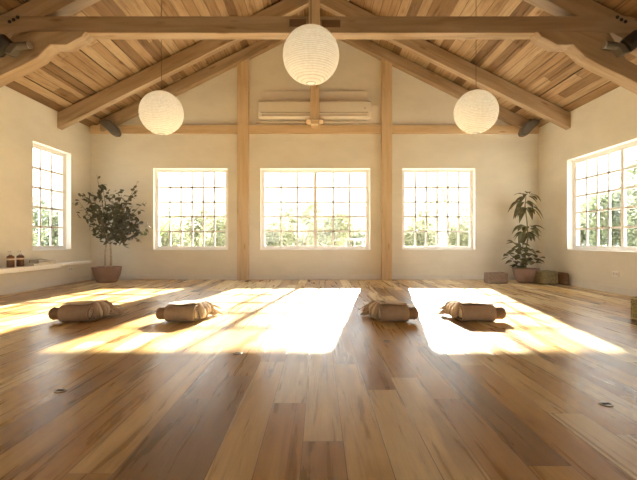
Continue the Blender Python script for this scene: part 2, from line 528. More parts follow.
# ceiling: boards running the length of the room, each set at its own depth, under a roof deck
def ceiling():
    mb = MB()
    bm = mb.bm
    uvl = bm.loops.layers.uv.new('UVMap')
    slope_len = (XR - XL) / 2 / math.cos(ANG)
    nx, nz = -math.sin(ANG), math.cos(ANG)          # outward normal of the left slope (up-left)
    rnd = random.Random(3)
    def board(side, s0, s1, n0, n1, y0, y1, ucoord):
        def pt(s, n, y):
            if side < 0:
                return Vector((XL + s * math.cos(ANG) + n * nx, y, EAVE + s * math.sin(ANG) + n * nz))
            return Vector((XR - s * math.cos(ANG) - n * nx, y, EAVE + s * math.sin(ANG) + n * nz))
        vs = [(bm.verts.new(pt(s, n, y)), (s, y)) for n in (n0, n1) for y in (y0, y1) for s in (s0, s1)]
        for f in ((0, 2, 3, 1), (4, 5, 7, 6), (0, 1, 5, 4), (2, 6, 7, 3), (0, 4, 6, 2), (1, 3, 7, 5)):
            fc = bm.faces.new([vs[i][0] for i in f])
            for lp, i in zip(fc.loops, f):
                s, y = vs[i][1]
                sm = (s0 + s1) / 2 + (s - (s0 + s1) / 2) * 0.998
                lp[uvl].uv = (sm + ucoord, y + 30)
    for side in (-1, 1):
        k, s = 0, 0.0
        while s < slope_len:
            s1 = min(s + 0.17, slope_len + 0.01)
            dep = rnd.choice([0.0, 0.0, 0.006, 0.018, 0.018, -0.008])
            board(side, s, s1, dep, 0.06, YR, YB, 0 if side < 0 else 17.0 * 3)
            if rnd.random() < 0.30:      # narrow batten under a joint
                board(side, s1 - 0.03, s1 + 0.03, -0.022, 0.0, YR, YB, 0.085 + (0 if side < 0 else 51))
            s = s1; k += 1
        board(side, -0.35, slope_len + 0.05, 0.06, 0.16, YR - T, YB + T, 0)
    o = mb.build('ceiling', M['ceil'])
    return tag(o, 'pitched board ceiling of warm timber', 'ceiling', kind='structure')
ceiling()

# ------------------------------------------------------------------ windows
def window(name, W, axis, at, sgn, panels, cols, rows, label):
    """opening W (u0,u1,z0,z1) on a wall plane; axis X: wall at Y=at; axis Y: wall at X=at; sgn = outward direction"""
    u0, u1, z0, z1 = W
    root = MB()
    d0, d1 = at + sgn * 0.11, at + sgn * 0.19
    def bar(mb, a, b, c, d, da, db):
        lo, hi = min(da, db), max(da, db)
        if axis == 'X':
            mb.box(a, b, lo, hi, c, d)
        else:
            mb.box(lo, hi, a, b, c, d)
    fw = 0.055
    # outer frame + inner lining of the reveal
    for a, b, c, d in ((u0, u0 + fw, z0, z1), (u1 - fw, u1, z0, z1), (u0 + fw, u1 - fw, z0, z0 + fw), (u0 + fw, u1 - fw, z1 - fw, z1)):
        bar(root, a, b, c, d, d0, d1)
    li = 0.012
    for a, b, c, d in ((u0, u0 + li, z0, z1), (u1 - li, u1, z0, z1), (u0 + li, u1 - li, z0, z0 + li), (u0 + li, u1 - li, z1 - li, z1)):
        bar(root, a, b, c, d, at - sgn * 0.006, d0)
    w = root.build(name, M['white'], bevel=0.004)
    tag(w, label, 'window', kind='structure')
    pw = (u1 - u0 - 2 * fw) / panels
    for p in range(panels):
        a0 = u0 + fw + p * pw; a1 = a0 + pw
        s = MB()
        sw = 0.03 if panels == 1 else 0.036
        da, db = at + sgn * 0.125, at + sgn * 0.175
        for a, b, c, d in ((a0, a0 + sw, z0 + fw, z1 - fw), (a1 - sw, a1, z0 + fw, z1 - fw), (a0 + sw, a1 - sw, z0 + fw, z0 + fw + sw), (a0 + sw, a1 - sw, z1 - fw - sw, z1 - fw)):
            bar(s, a, b, c, d, da, db)
        ga0, ga1, gz0, gz1 = a0 + sw, a1 - sw, z0 + fw + sw, z1 - fw - sw
        for i in range(1, cols):
            u = ga0 + (ga1 - ga0) * i / cols
            bar(s, u - 0.019, u + 0.019, gz0, gz1, at + sgn * 0.135, at + sgn * 0.165)
        for j in range(1, rows):
            z = gz0 + (gz1 - gz0) * j / rows
            bar(s, ga0, ga1, z - 0.019, z + 0.019, at + sgn * 0.135, at + sgn * 0.165)
        sash = s.build('window_sash', M['white'], w)
        g = MB()
        bar(g, ga0 - 0.01, ga1 + 0.01, gz0 - 0.01, gz1 + 0.01, at + sgn * 0.147, at + sgn * 0.153)
        g.build('window_pane', M['glass'], sash)
    return w

window('window_1', W1, 'X', YB, 1, 1, 6, 5, 'white six-by-five paned window between the ficus and a post')
window('window_2', W2, 'X', YB, 1, 2, 3, 5, 'wide white double window between the two wooden posts')
window('window_3', W3, 'X', YB, 1, 1, 6, 5, 'white six-by-five paned window with the sun shining through')
window('window_4', WL, 'Y', XL, -1, 1, 3, 5, 'tall white window above the bench and bottles')
window('window_5', WR, 'Y', XR, 1, 2, 4, 5, 'large white double window in the wall beside the tall plant')

for k, W in enumerate((W1, W2, W3)):  # unseen windows added behind the camera to brighten the room
    window('window_%d' % (6 + k), W, 'X', YR, -1, 2 if k == 1 else 1, 3 if k == 1 else 6, 5,
           ('unseen white paned window added behind the viewer for fill daylight, bench side', 'unseen wide white double window added behind the viewer for fill daylight', 'unseen white paned window added behind the viewer for fill daylight, far from the bench')[k])

# ------------------------------------------------------------------ timber frame of the gable wall
def post(name, px0, px1, label):
    x0 = (px0 - CX) * YB / F; x1 = (px1 - CX) * YB / F
    xm = (x0 + x1) / 2
    zt = EAVE + PITCH * (min(xm - XL, XR - xm)) - 0.03
    o = MB().box(0, zt - 0.001, -(x1 - x0) / 2, (x1 - x0) / 2, -0.05, 0.07).build(name, M['post'], bevel=0.008)
    # local X up; local Y -> -world X ; local Z -> world Y-
    o.rotation_euler = Matrix(((0, 1, 0), (0, 0, -1), (-1, 0, 0))).transposed().to_euler()
    o.matrix_world = Matrix(((0, -1, 0, xm), (0, 0, -1, YB - 0.05), (1, 0, 0, 0.001), (0, 0, 0, 1)))
    return tag(o, label, 'post', kind='structure')
post('timber_post', 238, 249.3, 'wooden wall post between the single window and the double window')
post('timber_post', 381, 391.3, 'wooden wall post between the double window and the sunlit window')

zr0, zr1 = P(0, 134, YB).z, P(0, 126, YB).z
rail = MB().box(XL + 0.02, XR - 0.02, YB - 0.085, YB - 0.001, zr0, zr1).build('wall_rail', M['post'], bevel=0.006)
tag(rail, 'horizontal wooden rail across the gable wall above the windows', 'beam', kind='structure')

def rafter_outline(side, zdrop, depth, x_out, x_in):
    """outline (x,z) of one principal rafter; bottom edge is the ceiling line lowered by zdrop"""
    def zc(x):
        return EAVE + PITCH * ((x - XL) if side < 0 else (XR - x))
    return [(x_out, zc(x_out) - zdrop), (x_in, zc(x_in) - zdrop), (x_in, zc(x_in) - zdrop + depth), (x_out, zc(x_out) - zdrop + depth)]

def truss(Y0, Y1, zdrop, label, mat='beam', x_off=0.0):
    root = empty('roof_truss', (0, 0, 0))
    tag(root, label, 'roof truss', kind='structure')
    for side in (-1, 1):
        xo = XL + x_off if side < 0 else XR - x_off
        # flush with the underside of the boards
        slanted('rafter', M[mat], root, rafter_outline(side, zdrop, zdrop - 0.024, xo, XA - side * -0.003), Y0, Y1, ANG if side < 0 else -ANG)
    return root

tB = truss(YB - 0.20, YB - 0.02, 0.26, 'roof rafters lying against the gable wall', x_off=0.30)
tM = truss(8.42, 8.58, 0.335, 'middle pair of roof rafters without a tie beam', x_off=0.004)
tN = truss(5.66, 5.86, 0.335, 'near roof truss with a tie beam and a king post', x_off=0.004)

# near truss: tie beam, king post, carved braces, joint inserts, bolts
tb = MB().box(-4.45, 4.27, 0, 0.19, 0, 0.225).build('tie_beam', M['beam'], tN, bevel=0.01)
tb.location = (0, 5.65, 3.652)
def upright(name, mat, parent, x0, x1, y0, y1, z0, z1, bevel=0.008):
    o = MB().box(0, z1 - z0, -(x1 - x0) / 2, (x1 - x0) / 2, -(y1 - y0) / 2, (y1 - y0) / 2).build(name, mat, parent, bevel=bevel)
    o.matrix_local = Matrix(((0, -1, 0, (x0 + x1) / 2), (0, 0, -1, (y0 + y1) / 2), (1, 0, 0, z0), (0, 0, 0, 1)))
    return o
upright('king_post', M['post'], tN, -0.13, 0.02, 5.60, 5.76, 3.60, APEX - 0.2)
for x0, x1, z0 in ((-0.385, -0.165, 3.735), (0.04, 0.29, 3.725)):
    o = MB().box(-(x1 - x0) / 2, (x1 - x0) / 2, -0.012, 0.01, 0, 0.095).build('joint_insert', M['darkwood'], tN, bevel=0.003)
    o.location = ((x0 + x1) / 2, 5.647, z0)
for side in (-1, 1):
    sx = lambda x: x if side < 0 else (XL + XR) - x
    # carved brace under the tie beam end, reaching down to the wall
    top = [(-3.78, 3.66), (-4.02, 3.63), (-4.24, 3.28), (XL + 0.002, 2.78)]
    bot = [(XL + 0.002, 2.55), (-4.75, 2.77), (-4.20, 3.06), (-3.92, 3.19), (-3.70, 3.31), (-3.61, 3.40), (-3.53, 3.475), (-3.44, 3.468), (-3.33, 3.47), (-3.22, 3.53), (-3.12, 3.58), (-3.06, 3.652)]
    pts = [(sx(x), z) for x, z in top + bot]
    if side > 0:
        pts = pts[::-1]
    slanted('carved_brace', M['beam'], tN, pts, 5.60, 5.82, (ANG if side < 0 else -ANG) * 0.95, bevel=0.012)
    for px, py in ((10, 22), (14, 20), (18, 17.5)):
        p = P(px if side < 0 else 635 - px, py, 5.655)
        b = MB().lathe([(0.0001, -0.012), (0.022, -0.012), (0.022, 0.02), (0.0001, 0.02)], 12, axis='Y').build('bolt', M['black'], tN)
        b.location = (p.x, 5.652, p.z)

# pendant post of the gable in front of the air conditioner, with its little corbel
gp = empty('pendant_post')
tag(gp, 'short wooden post hanging from the ridge before the air conditioner', 'post', kind='structure')
upright('shaft', M['post'], gp, -0.18, 0.02, 9.24, 9.40, 3.52, APEX - 0.1)
c = MB().prism([(-0.10, 0.0), (-0.08, -0.10), (0.08, -0.10), (0.10, 0.0)], -0.09, 0.28).build('corbel', M['post'], gp, bevel=0.01)
c.location = (-0.08, 9.32, 3.52)
cap = MB().box(-0.19, 0.19, -0.1, 0.29, 0, 0.03).build('corbel_plate', M['post'], gp, bevel=0.008)
cap.location = (-0.08, 9.31, 3.50)
ridge = MB().box(YR + 0.01, YB - 0.01, -0.07, 0.07, 0, 0.24).build('ridge_beam', M['beam'], bevel=0.01)
ridge.rotation_euler = (0, 0, R(90))
ridge.location = (XA, 0, APEX - 0.30)
tag(ridge, 'long ridge beam under the peak of the board ceiling', 'beam', kind='structure')

# ------------------------------------------------------------------ spotlights
def spotlight(x, z, side, label):
    r = empty('spotlight', (x, 5.52, z))
    tag(r, label, 'spotlight', 'spotlights on the near truss')
    s = -side        # lens points to the middle of the room
    h = MB().lathe([(0.002, -0.17), (0.085, -0.165), (0.10, -0.14), (0.10, 0.05), (0.085, 0.075), (0.002, 0.08)], 24, axis='X').build('housing', M['black'], r, smooth=False, bevel=0.004)
    h.rotation_euler = (0, R(38) * -s, 0)
    h.location = (-s * 0.07, 0, 0.03)
    if s < 0:
        h.rotation_euler = (0, R(38), PI)
    b = MB().prism([(-0.07, -0.10), (0.02, -0.12), (0.10, -0.02), (0.06, 0.03), (0.0, 0.0)] if s > 0 else [(0.07, -0.10), (-0.02, -0.12), (-0.10, -0.02), (-0.06, 0.03), (0.0, 0.0)], -0.05, 0.085).build('bracket', M['grey'], r, bevel=0.006)
    b.location = (s * 0.02, 0, 0.0)
    n = MB().lathe([(0.002, 0.0), (0.045, 0.0), (0.05, 0.02), (0.05, 0.15), (0.042, 0.165), (0.002, 0.165)], 20, axis='X').build('nozzle', M['grey'], r, smooth=False)
    n.location = (s * 0.09, 0, -0.005)
    n.rotation_euler = (0, R(-6), 0 if s > 0 else PI)
    ln = MB().lathe([(0.002, 0.155), (0.048, 0.155), (0.052, 0.175), (0.002, 0.178)], 20, axis='X').build('lens_rim', M['steel'], r)
    ln.location = n.location; ln.rotation_euler = n.rotation_euler
    return r
spotlight(P(10, 44, 5.52).x, P(10, 46, 5.52).z, -1, 'black spotlight on the truss brace above the bench wall')
spotlight(P(624, 44, 5.52).x, P(624, 46, 5.52).z, 1, 'black spotlight on the truss brace above the double side window')

def hood(px, py, side, label):
    p = P(px, py, 9.35)
    r = empty('hooded_light', p)
    tag(r, label, 'light', 'dark hooded lights at the gable corners')
    s = side
    prof = [(-0.15, 0.14), (-0.05, 0.185), (0.04, 0.13), (0.13, 0.0), (0.165, -0.12), (0.14, -0.185), (0.07, -0.19), (-0.02, -0.06), (-0.10, 0.04)]
    pts = [(-s * x * 1.35, z * 0.95) for x, z in prof]
    MB().prism(pts, -0.1, 0.1).build('hood', M['grey'], r, bevel=0.02, bseg=3)
    MB().prism([(-s * x, z) for x, z in [(-0.14, 0.10), (-0.10, 0.13), (-0.02, 0.02), (-0.05, -0.03)]], 0.05, 0.30).build('mount', M['black'], r, bevel=0.005)
    return r
hood(110, 128, -1, 'dark hooded light at the rafter foot above the ficus')
hood(529.5, 128, 1, 'dark hooded light at the rafter foot above the tall plant')

# ------------------------------------------------------------------ air conditioner
ac = empty('air_conditioner', (0, YB, 0))
tag(ac, 'cream wall air conditioner behind the short pendant post', 'air conditioner')
def acx(px, Y=9.45):
    return (px - CX) * Y / F
a0, a1 = acx(258), acx(371)
z0, z1 = P(0, 118, 9.45).z, P(0, 100, 9.45).z
body = MB()
pr = [(-0.002, z0 + 0.03), (-0.002, z1), (-0.16, z1), (-0.21, z1 - 0.03), (-0.225, z0 + 0.13), (-0.19, z0 + 0.03), (-0.12, z0)]
va = [body.bm.verts.new((a0, y, z)) for y, z in pr]; vb = [body.bm.verts.new((a1, y, z)) for y, z in pr]
body.bm.faces.new(va); body.bm.faces.new(vb[::-1])
for i in range(len(pr)):
    j = (i + 1) % len(pr)
    body.bm.faces.new((va[i], vb[i], vb[j], va[j]))
body.build('housing', M['acwhite'], ac, bevel=0.012, bseg=3)
o = MB().box(a0 + 0.08, a1 - 0.08, -0.012, 0.012, -0.045, 0.045).build('louver', M['acwhite'], ac, bevel=0.004)
o.location = (0, -0.214, z0 + 0.075); o.rotation_euler = (R(-22), 0, 0)
o = MB().box(a0 + 0.06, a1 - 0.06, -0.003, 0.003, -0.006, 0.006).build('louver_gap', M['acdark'], ac)
o.location = (0, -0.227, z0 + 0.128)
MB().box(acx(263, YB), acx(367, YB), -0.05, -0.001, z1 + 0.005, P(0, 92, YB).z).build('upper_panel', M['acwhite'], ac, bevel=0.006)
MB().box(acx(366, YB), acx(379, YB), -0.06, -0.001, z0 - 0.03, z1 - 0.09).build('side_cover', M['acwhite'], ac, bevel=0.006)
MB().box(acx(257, YB), acx(379, YB), -0.09, -0.001, z0 - 0.055, z0 - 0.032).build('bottom_tray', M['acwhite'], ac, bevel=0.005)
o = MB().lathe([(0.001, -0.004), (0.014, -0.004), (0.014, 0.004), (0.001, 0.004)], 12, axis='Y').build('indicator', M['acdark'], ac)
o.location = (acx(365), -0.222, z0 + 0.22)

# ------------------------------------------------------------------ paper lanterns
def lantern_proto():
    r = empty('paper_lantern')
    rad = 0.312
    nr = 30
    prof = [(0.052, rad * 0.985)]
    for i in range(nr * 4 + 1):
        t = 0.17 + (PI - 0.34) * i / (nr * 4)
        k = (i % 4)
        rr = rad - (0.0 if k == 0 else 0.0035)
        prof.append((rr * math.sin(t), rr * math.cos(t)))
    mb = MB()
    seg = 48
    rings = [[mb.bm.verts.new((a * math.cos(2 * PI * k / seg), a * math.sin(2 * PI * k / seg), h)) for k in range(seg)] for a, h in prof[1:]]
    for r0, r1 in zip(rings, rings[1:]):
        for k in range(seg):
            mb.bm.faces.new((r0[k], r0[(k + 1) % seg], r1[(k + 1) % seg], r1[k]))
    mb.build('shade', M['paper'], r, smooth=True)
    for z in (rad * math.cos(0.17), -rad * math.cos(0.17)):
        mb = MB()
        pts = [(0.053 * math.cos(t), 0.053 * math.sin(t), z) for t in [2 * PI * k / 24 for k in range(25)]]
        mb.tube(pts, 0.004, 6).build('ring', M['steel'], r)
    MB().lathe([(0.001, -0.05), (0.03, -0.04), (0.04, 0.0), (0.03, 0.035), (0.016, 0.055), (0.001, 0.06)], 16).build('bulb', M['bulb'], r, smooth=True)
    MB().lathe([(0.001, 0.06), (0.02, 0.06), (0.02, 0.12), (0.001, 0.12)], 12).build('socket', M['black'], r)
    return r
lan = lantern_proto()
spots = [((161.5, 113, 6.2), 'white paper globe lantern hanging nearest the ficus'),
         ((311, 55.5, 4.7), 'largest white paper globe lantern hanging before the king post'),
         ((476, 112, 6.2), 'white paper globe lantern hanging over the sunlit window')]
for i, ((px, py, Y), lab) in enumerate(spots):
    o = lan if i == 0 else copy_tree(lan)
    p = P(px, py, Y)
    o.location = p
    tag(o, lab, 'pendant lamp', 'paper globe lanterns')
    ztop = EAVE + PITCH * min(p.x - XL, XR - p.x) - 0.0 - p.z
    MB().tube([(0, 0, 0.12), (0, 0, ztop - 0.3 if i == 1 else ztop)], 0.005, 6).build('cord', M['cord'], o)

# ------------------------------------------------------------------ bench shelf along the left wall with bottles and books
sh = empty('wall_bench', (XL, 0, 0))
tag(sh, 'long white floating bench along the wall below the tall window', 'bench')
MB().box(0.001, 0.30, -0.5, 8.06, 0.375, 0.455).build('bench_top', M['bench'], sh, bevel=0.006)
MB().box(0.001, 0.30, 8.064, 9.16, 0.405, 0.455).build('extension_board', M['bench'], sh, bevel=0.006)

def bottle_proto():
    r = empty('pump_bottle')
    MB().lathe([(0.001, 0.0), (0.052, 0.0), (0.056, 0.006), (0.056, 0.165), (0.050, 0.18), (0.024, 0.195), (0.021, 0.2), (0.001, 0.2)], 24).build('bottle_body', M['amber'], r, smooth=False, bevel=0.002)
    MB().lathe([(0.0572, 0.118), (0.0572, 0.142), (0.0565, 0.143), (0.0565, 0.117)], 24).build('paper_label', M['label'], r)
    cp = MB().lathe([(0.001, 0.2), (0.024, 0.2), (0.024, 0.222), (0.01, 0.226), (0.008, 0.25), (0.001, 0.25)], 16).build('pump_cap', M['steel'], r)
    MB().box(-0.045, 0.012, -0.008, 0.008, 0.25, 0.262).build('nozzle', M['steel'], cp, bevel=0.002)
    return r
bt = bottle_proto()
for i, (px, lab) in enumerate(((10.5, 'brown pump bottle on the bench, the one farther from the books'), (20.3, 'brown pump bottle on the bench, the one nearer the books'))):
    o = bt if i == 0 else copy_tree(bt)
    Y = F * 5.03 / (CX - px)
    o.location = (-5.03, Y, 0.4555)
    o.rotation_euler = (0, 0, 0.4 * i)
    tag(o, lab, 'bottle', 'amber pump bottles on the bench')

def book(x, y, z, w, d, h, rz, cover, label):
    r = empty('book', (x, y, z), rz)
    tag(r, label, 'book', 'books stacked on the bench')
    mb = MB()
    mb.box(-w / 2, w / 2, -d / 2, d / 2, 0, 0.004).box(-w / 2, w / 2, -d / 2, d / 2, h - 0.004, h).box(-w / 2, -w / 2 + 0.005, -d / 2, d / 2, 0.004, h - 0.004)
    mb.build('cover', M[cover], r)
    MB().box(-w / 2 + 0.005, w / 2 - 0.006, -d / 2 + 0.005, d / 2 - 0.005, 0.0045, h - 0.0045).build('page_block', M['page'], r)
book(-5.02, 7.62, 0.4555, 0.22, 0.60, 0.030, 0.03, 'bookw', 'cream book lowest in the stack under the window')
book(-5.02, 7.74, 0.486, 0.19, 0.42, 0.026, -0.10, 'bookg', 'taupe book in the middle of the stack on the bench')
book(-5.04, 7.66, 0.5125, 0.16, 0.32, 0.03, 0.14, 'bookd', 'dark brown book on top of the stack on the bench')

# ------------------------------------------------------------------ wall sockets, floor sockets
def outlet(x, y, z, s, label):
    r = empty('wall_outlet', (x, y, z))
    tag(r, label, 'outlet', 'white wall outlets')
    MB().box(min(0, s * 0.012), max(0, s * 0.012), -0.075, 0.075, -0.045, 0.045).build('cover_plate', M['white'], r, bevel=0.003)
    for dy in (-0.035, 0.035):
        f = MB().box(min(s * 0.012, s * 0.016), max(s * 0.012, s * 0.016), dy - 0.024, dy + 0.024, -0.03, 0.03).build('socket_face', M['skirting'], r, bevel=0.003)
        MB().box(min(s * 0.0155, s * 0.0168), max(s * 0.0155, s * 0.0168), dy - 0.012, dy - 0.008, -0.012, 0.012).box(min(s * 0.0155, s * 0.0168), max(s * 0.0155, s * 0.0168), dy + 0.008, dy + 0.012, -0.012, 0.012).build('socket_slot', M['slot'], f)
outlet(XL, F * 5.18 / 248.5, 0.295, 1, 'white wall outlet below the bench near the ficus')
outlet(XR, F * 5.0 / 297.5, 0.33, -1, 'white wall outlet under the double side window')

fs_root = empty('floor_socket')
mb = MB().lathe([(0.001, 0.0), (0.035, 0.0), (0.036, 0.003), (0.030, 0.005), (0.001, 0.005)], 24); mb.build('rim_plate', M['steel'], fs_root)
MB().box(-0.022, 0.022, -0.013, 0.013, 0.0045, 0.0065).build('slot', M['slot'], fs_root)
for i, (px, py, lab) in enumerate(((60.5, 391, 'small metal floor socket alone in the brown shaded boards nearest the bench wall'),
                                   (237.5, 353.5, 'small dark floor socket at the lower edge of the middle sun patch'),
                                   (386.5, 341.5, 'small dark floor socket in the shade strip before the third bundle'),
                                   (606, 404.5, 'small metal floor socket in the boards nearest the straw block'))):
    o = fs_root if i == 0 else copy_tree(fs_root)
    Y = F * CH / (py - CY)
    o.location = ((px - CX) * Y / F, Y, 0.0)
    tag(o, lab, 'floor socket', 'floor sockets')

# ------------------------------------------------------------------ bolsters and blankets
def bundle(xf, width, protr, side, Yf, blab, rz, seed):
    """folded blanket wrapped round a bolster. side=-1: bolster sticks out to -X, open folds face +X"""
    rnd = random.Random(seed)
    s = side
    # bolster (thing): lies inside the fold along X
    kr = empty('blanket_roll', (xf, Yf, 0.0), rz)
    tag(kr, blab, 'rolled blanket', 'blanket rolls on the floor')
    Rr = 0.066
    ln = width + protr - 0.02
    x0 = -width / 2 + 0.006
    x1 = width / 2 + protr
    prof = [(0.001, x0)]
    for k in range(1, 7):
        t = k / 6 * PI / 2
        prof.append((Rr - 0.028 + 0.028 * math.sin(t), x0 + 0.028 - 0.028 * math.cos(t)))
    for k in range(0, 7):
        t = k / 6 * PI / 2
        prof.append((Rr - 0.04 + 0.04 * math.cos(t), x1 - 0.04 + 0.04 * math.sin(t)))
    prof.append((0.001, x1))
    prof = [(a, s * h) for a, h in prof]
    br = MB().lathe(prof, 32, c=(0, 0, Rr + 0.027), axis='X').build('bolster', M['bolster'], kr, smooth=True)
    br.location = (0, 0.092, 0)
    mb = MB()
    xs = s * (x1 - 0.042)
    mb.tube([(xs, (Rr + 0.001) * math.cos(t), Rr + 0.027 + (Rr + 0.001) * math.sin(t)) for t in [2 * PI * k / 28 for k in range(29)]], 0.004, 6)
    mb.build('piping', M['bolster'], br, smooth=True)
    # blanket (thing): one long strip folded round the bolster and back on itself
    path = [(0.50, 0.013), (0.40, 0.013), (0.30, 0.013), (0.20, 0.013), (0.10, 0.0135)]
    cy, cz, rad = 0.092, 0.093, 0.080
    for k in range(1, 13):
        t = -PI / 2 - PI * k / 12
        path.append((cy + rad * math.cos(t), cz + rad * math.sin(t)))
    path += [(0.16, 0.168), (0.24, 0.160), (0.32, 0.150), (0.40, 0.140), (0.47, 0.132), (0.51, 0.120), (0.515, 0.106), (0.49, 0.095), (0.42, 0.093), (0.34, 0.098), (0.26, 0.104), (0.205, 0.104), (0.186, 0.090), (0.20, 0.076), (0.27, 0.071), (0.36, 0.067), (0.44, 0.062), (0.485, 0.052), (0.475, 0.041), (0.42, 0.037), (0.33, 0.037), (0.24, 0.037)]
    nx = 12
    mb = MB()
    grid = []
    for i, (y, z) in enumerate(path):
        row = []
        skew = 0.02 * math.sin(i * 0.35 + seed)
        shrink = 0.0 if i < 20 else rnd.uniform(-0.018, 0.012)
        for j in range(nx + 1):
            u = j / nx - 0.5
            x = s * -1 * (u * (width - shrink)) + skew * (0.35 if i < 18 else 1) * (0.5 + u)
            wob = 0.006 * mnoise.noise(Vector((x * 7 + seed, y * 6, i * 0.3)))
            zz = z + (wob if i > 4 else 0)
            row.append(mb.bm.verts.new((x, y, max(zz, 0.0125))))
        grid.append(row)
    for a, b in zip(grid, grid[1:]):
        for j in range(nx):
            mb.bm.faces.new((a[j], a[j + 1], b[j + 1], b[j]))
    sp = MB()
    spp = []
    for k in range(64):
        t = k / 63
        a = t * 5.2 * PI
        rr = 0.008 + 0.060 * t
        spp.append((-s * (width / 2 + 0.004 + 0.006 * (1 - t)), 0.092 + rr * math.cos(a), 0.093 + rr * math.sin(a)))
    sp.tube(spp, 0.0062, 6).build('rolled_edge', M['throw'], kr, smooth=True)
    o = mb.build('blanket_folds', M['blanket'], kr, smooth=True)
    sd = o.modifiers.new('thick', 'SOLIDIFY'); sd.thickness = 0.021; sd.offset = 0
    sb = o.modifiers.new('sub', 'SUBSURF'); sb.levels = 1; sb.render_levels = 2
    # pale cloth laid over the top, its folds slumping over the inner side
    mb = MB()
    nu, nv = 16, 14
    inner = -s
    half = width / 2
    def ztop(y):
        return 0.181 if y < 0.12 else 0.184 - (y - 0.12) * 0.085
    grid = []
    for i in range(nu + 1):
        a = i / nu
        row = []
        for j in range(nv + 1):
            b = j / nv
            y = 0.06 + 0.48 * b + 0.02 * math.sin(a * 6 + seed)
            xx = -half * 0.93 + width * 0.965 * a
            z = ztop(min(y, 0.5)) + 0.012
            if y < 0.10:
                z -= (0.10 - y) * 0.3
            if y > 0.505:
                z -= (y - 0.505) * 1.2
            z += abs(0.012 * math.sin(y * 26 + a * 4 + seed)) * min(1, a * 1.8) + 0.008 * mnoise.noise(Vector((xx * 12, y * 9, seed)))
            row.append(mb.bm.verts.new((inner * xx, y, max(z, ztop(min(y, 0.5)) + 0.010 if y < 0.5 else z))))
        grid.append(row)
    for a, b in zip(grid, grid[1:]):
        for j in range(nv):
            mb.bm.faces.new((a[j], a[j + 1], b[j + 1], b[j]))
    o = mb.build('top_cloth', M['throw'], kr, smooth=True)
    sd = o.modifiers.new('thick', 'SOLIDIFY'); sd.thickness = 0.009; sd.offset = 1
    sb = o.modifiers.new('sub', 'SUBSURF'); sb.levels = 1; sb.render_levels = 1
    for k in range(5):
        y0 = 0.165 + 0.075 * k
        lean = 0.035 + 0.03 * k / 4
        pts, rad = [], []
        for q in range(9):
            t = q / 8
            a = t * PI * 0.52
            pts.append((inner * (half - 0.075 + (0.085 + lean) * math.sin(a) + 0.01 * math.sin(q + k)), y0 - 0.055 * t + 0.015 * math.sin(t * 5 + k), 0.035 + (ztop(y0) - 0.028) * max(0, math.cos(a)) ** 0.8))
            rad.append(0.020 + 0.016 * math.sin(PI * min(1, t + 0.12)))
        MB().tube(pts, rad, 10).build('slumped_fold', M['throw'] if k % 2 else M['blanket'], kr, smooth=True)
    mb = MB()
    for k in range(22):
        e = Vector((inner * (half + 0.02 + rnd.uniform(0, 0.05)), 0.40 + rnd.uniform(0, 0.14), rnd.uniform(0.03, 0.12)))
        root = Vector((inner * (half - 0.03), e.y - 0.01, max(0.03, e.z - 0.005)))
        end = e + Vector((inner * rnd.uniform(0.05, 0.13), rnd.uniform(-0.06, 0.05), 0))
        end.z = max(0.008, e.z - rnd.uniform(0.0, 0.09))
        mb.tube([root, e + Vector((0, 0, 0.012)), (e + end) / 2 + Vector((0, 0, 0.015)), end], [0.009, 0.009, 0.008, 0.004], 6)
    mb.build('fringe', M['fringe'], kr, smooth=True)

Yf = F * CH / (323.5 - CY)
X = lambda px: (px - CX) * Yf / F
bundle((X(57) + X(87)) / 2, X(87) - X(57), X(57) - X(46), -1, Yf,
       'brown bolster rolled in a tan fringed blanket, nearest the bench wall', 0.05, 1)
bundle((X(163) + X(194)) / 2, X(194) - X(163), X(163) - X(153), -1, Yf,
       'brown bolster rolled in a tan fringed blanket, second from the bench wall', -0.03, 2)
bundle((X(381) + X(410)) / 2, X(410) - X(381), X(420) - X(410), 1, Yf,
       'brown bolster rolled in a tan blanket, at the shaded strip between the two sun patches', 0.02, 3)
bundle((X(464) + X(498)) / 2, X(498) - X(464), X(509) - X(498), 1, F * CH / (323 - CY),
       'brown bolster rolled in a tan blanket, in the sun patch nearest the tall plant', -0.04, 4)

# ------------------------------------------------------------------ blocks
def block(name, x0, x1, y0, y1, h, mat, label, cat, group=None, rz=0.0, bev=0.03, pipe=None):
    cx, cy = (x0 + x1) / 2, (y0 + y1) / 2
    r = empty(name, (cx, cy, 0), rz)
    tag(r, label, cat, group)
    a, b = (x1 - x0) / 2, (y1 - y0) / 2
    MB().box(-a, a, -b, b, 0.001, h).build('body', M[mat], r, bevel=bev, bseg=4)
    if pipe:
        for z in (0.018, h - 0.012):
            pts = []
            rr = 0.04
            for qx, qy, t0 in ((a - rr, b - rr, 0), (-a + rr, b - rr, PI / 2), (-a + rr, -b + rr, PI), (a - rr, -b + rr, 1.5 * PI)):
                for k in range(5):
                    t = t0 + k / 4 * PI / 2
                    pts.append((qx + (rr - 0.004) * math.cos(t), qy + (rr - 0.004) * math.sin(t), z))
            pts.append(pts[0])
            MB().tube(pts, 0.012, 8).build('piping', M[pipe], r, smooth=True)
    return r
block('floor_block', P(487, 0, 8.75).x, P(508, 0, 8.75).x, 8.72, 8.95, 0.225, 'cork', 'small brown flecked block under the sunlit window', 'block', rz=0.06, bev=0.035)
block('floor_block', 4.50, 4.83, 8.55, 8.95, 0.27, 'weave', 'olive speckled woven block between the tall plant and the wall', 'block', rz=0.03, bev=0.03)
block('floor_block', 4.855, 4.965, 8.40, 8.72, 0.25, 'cork', 'narrow brown block tight against the wall under the side window', 'block', bev=0.04)
block('straw_block', 3.55, 3.95, 4.67, 4.86, 0.255, 'straw', 'straw woven block with pale piping cut by the picture edge', 'block', bev=0.035, pipe='piping')

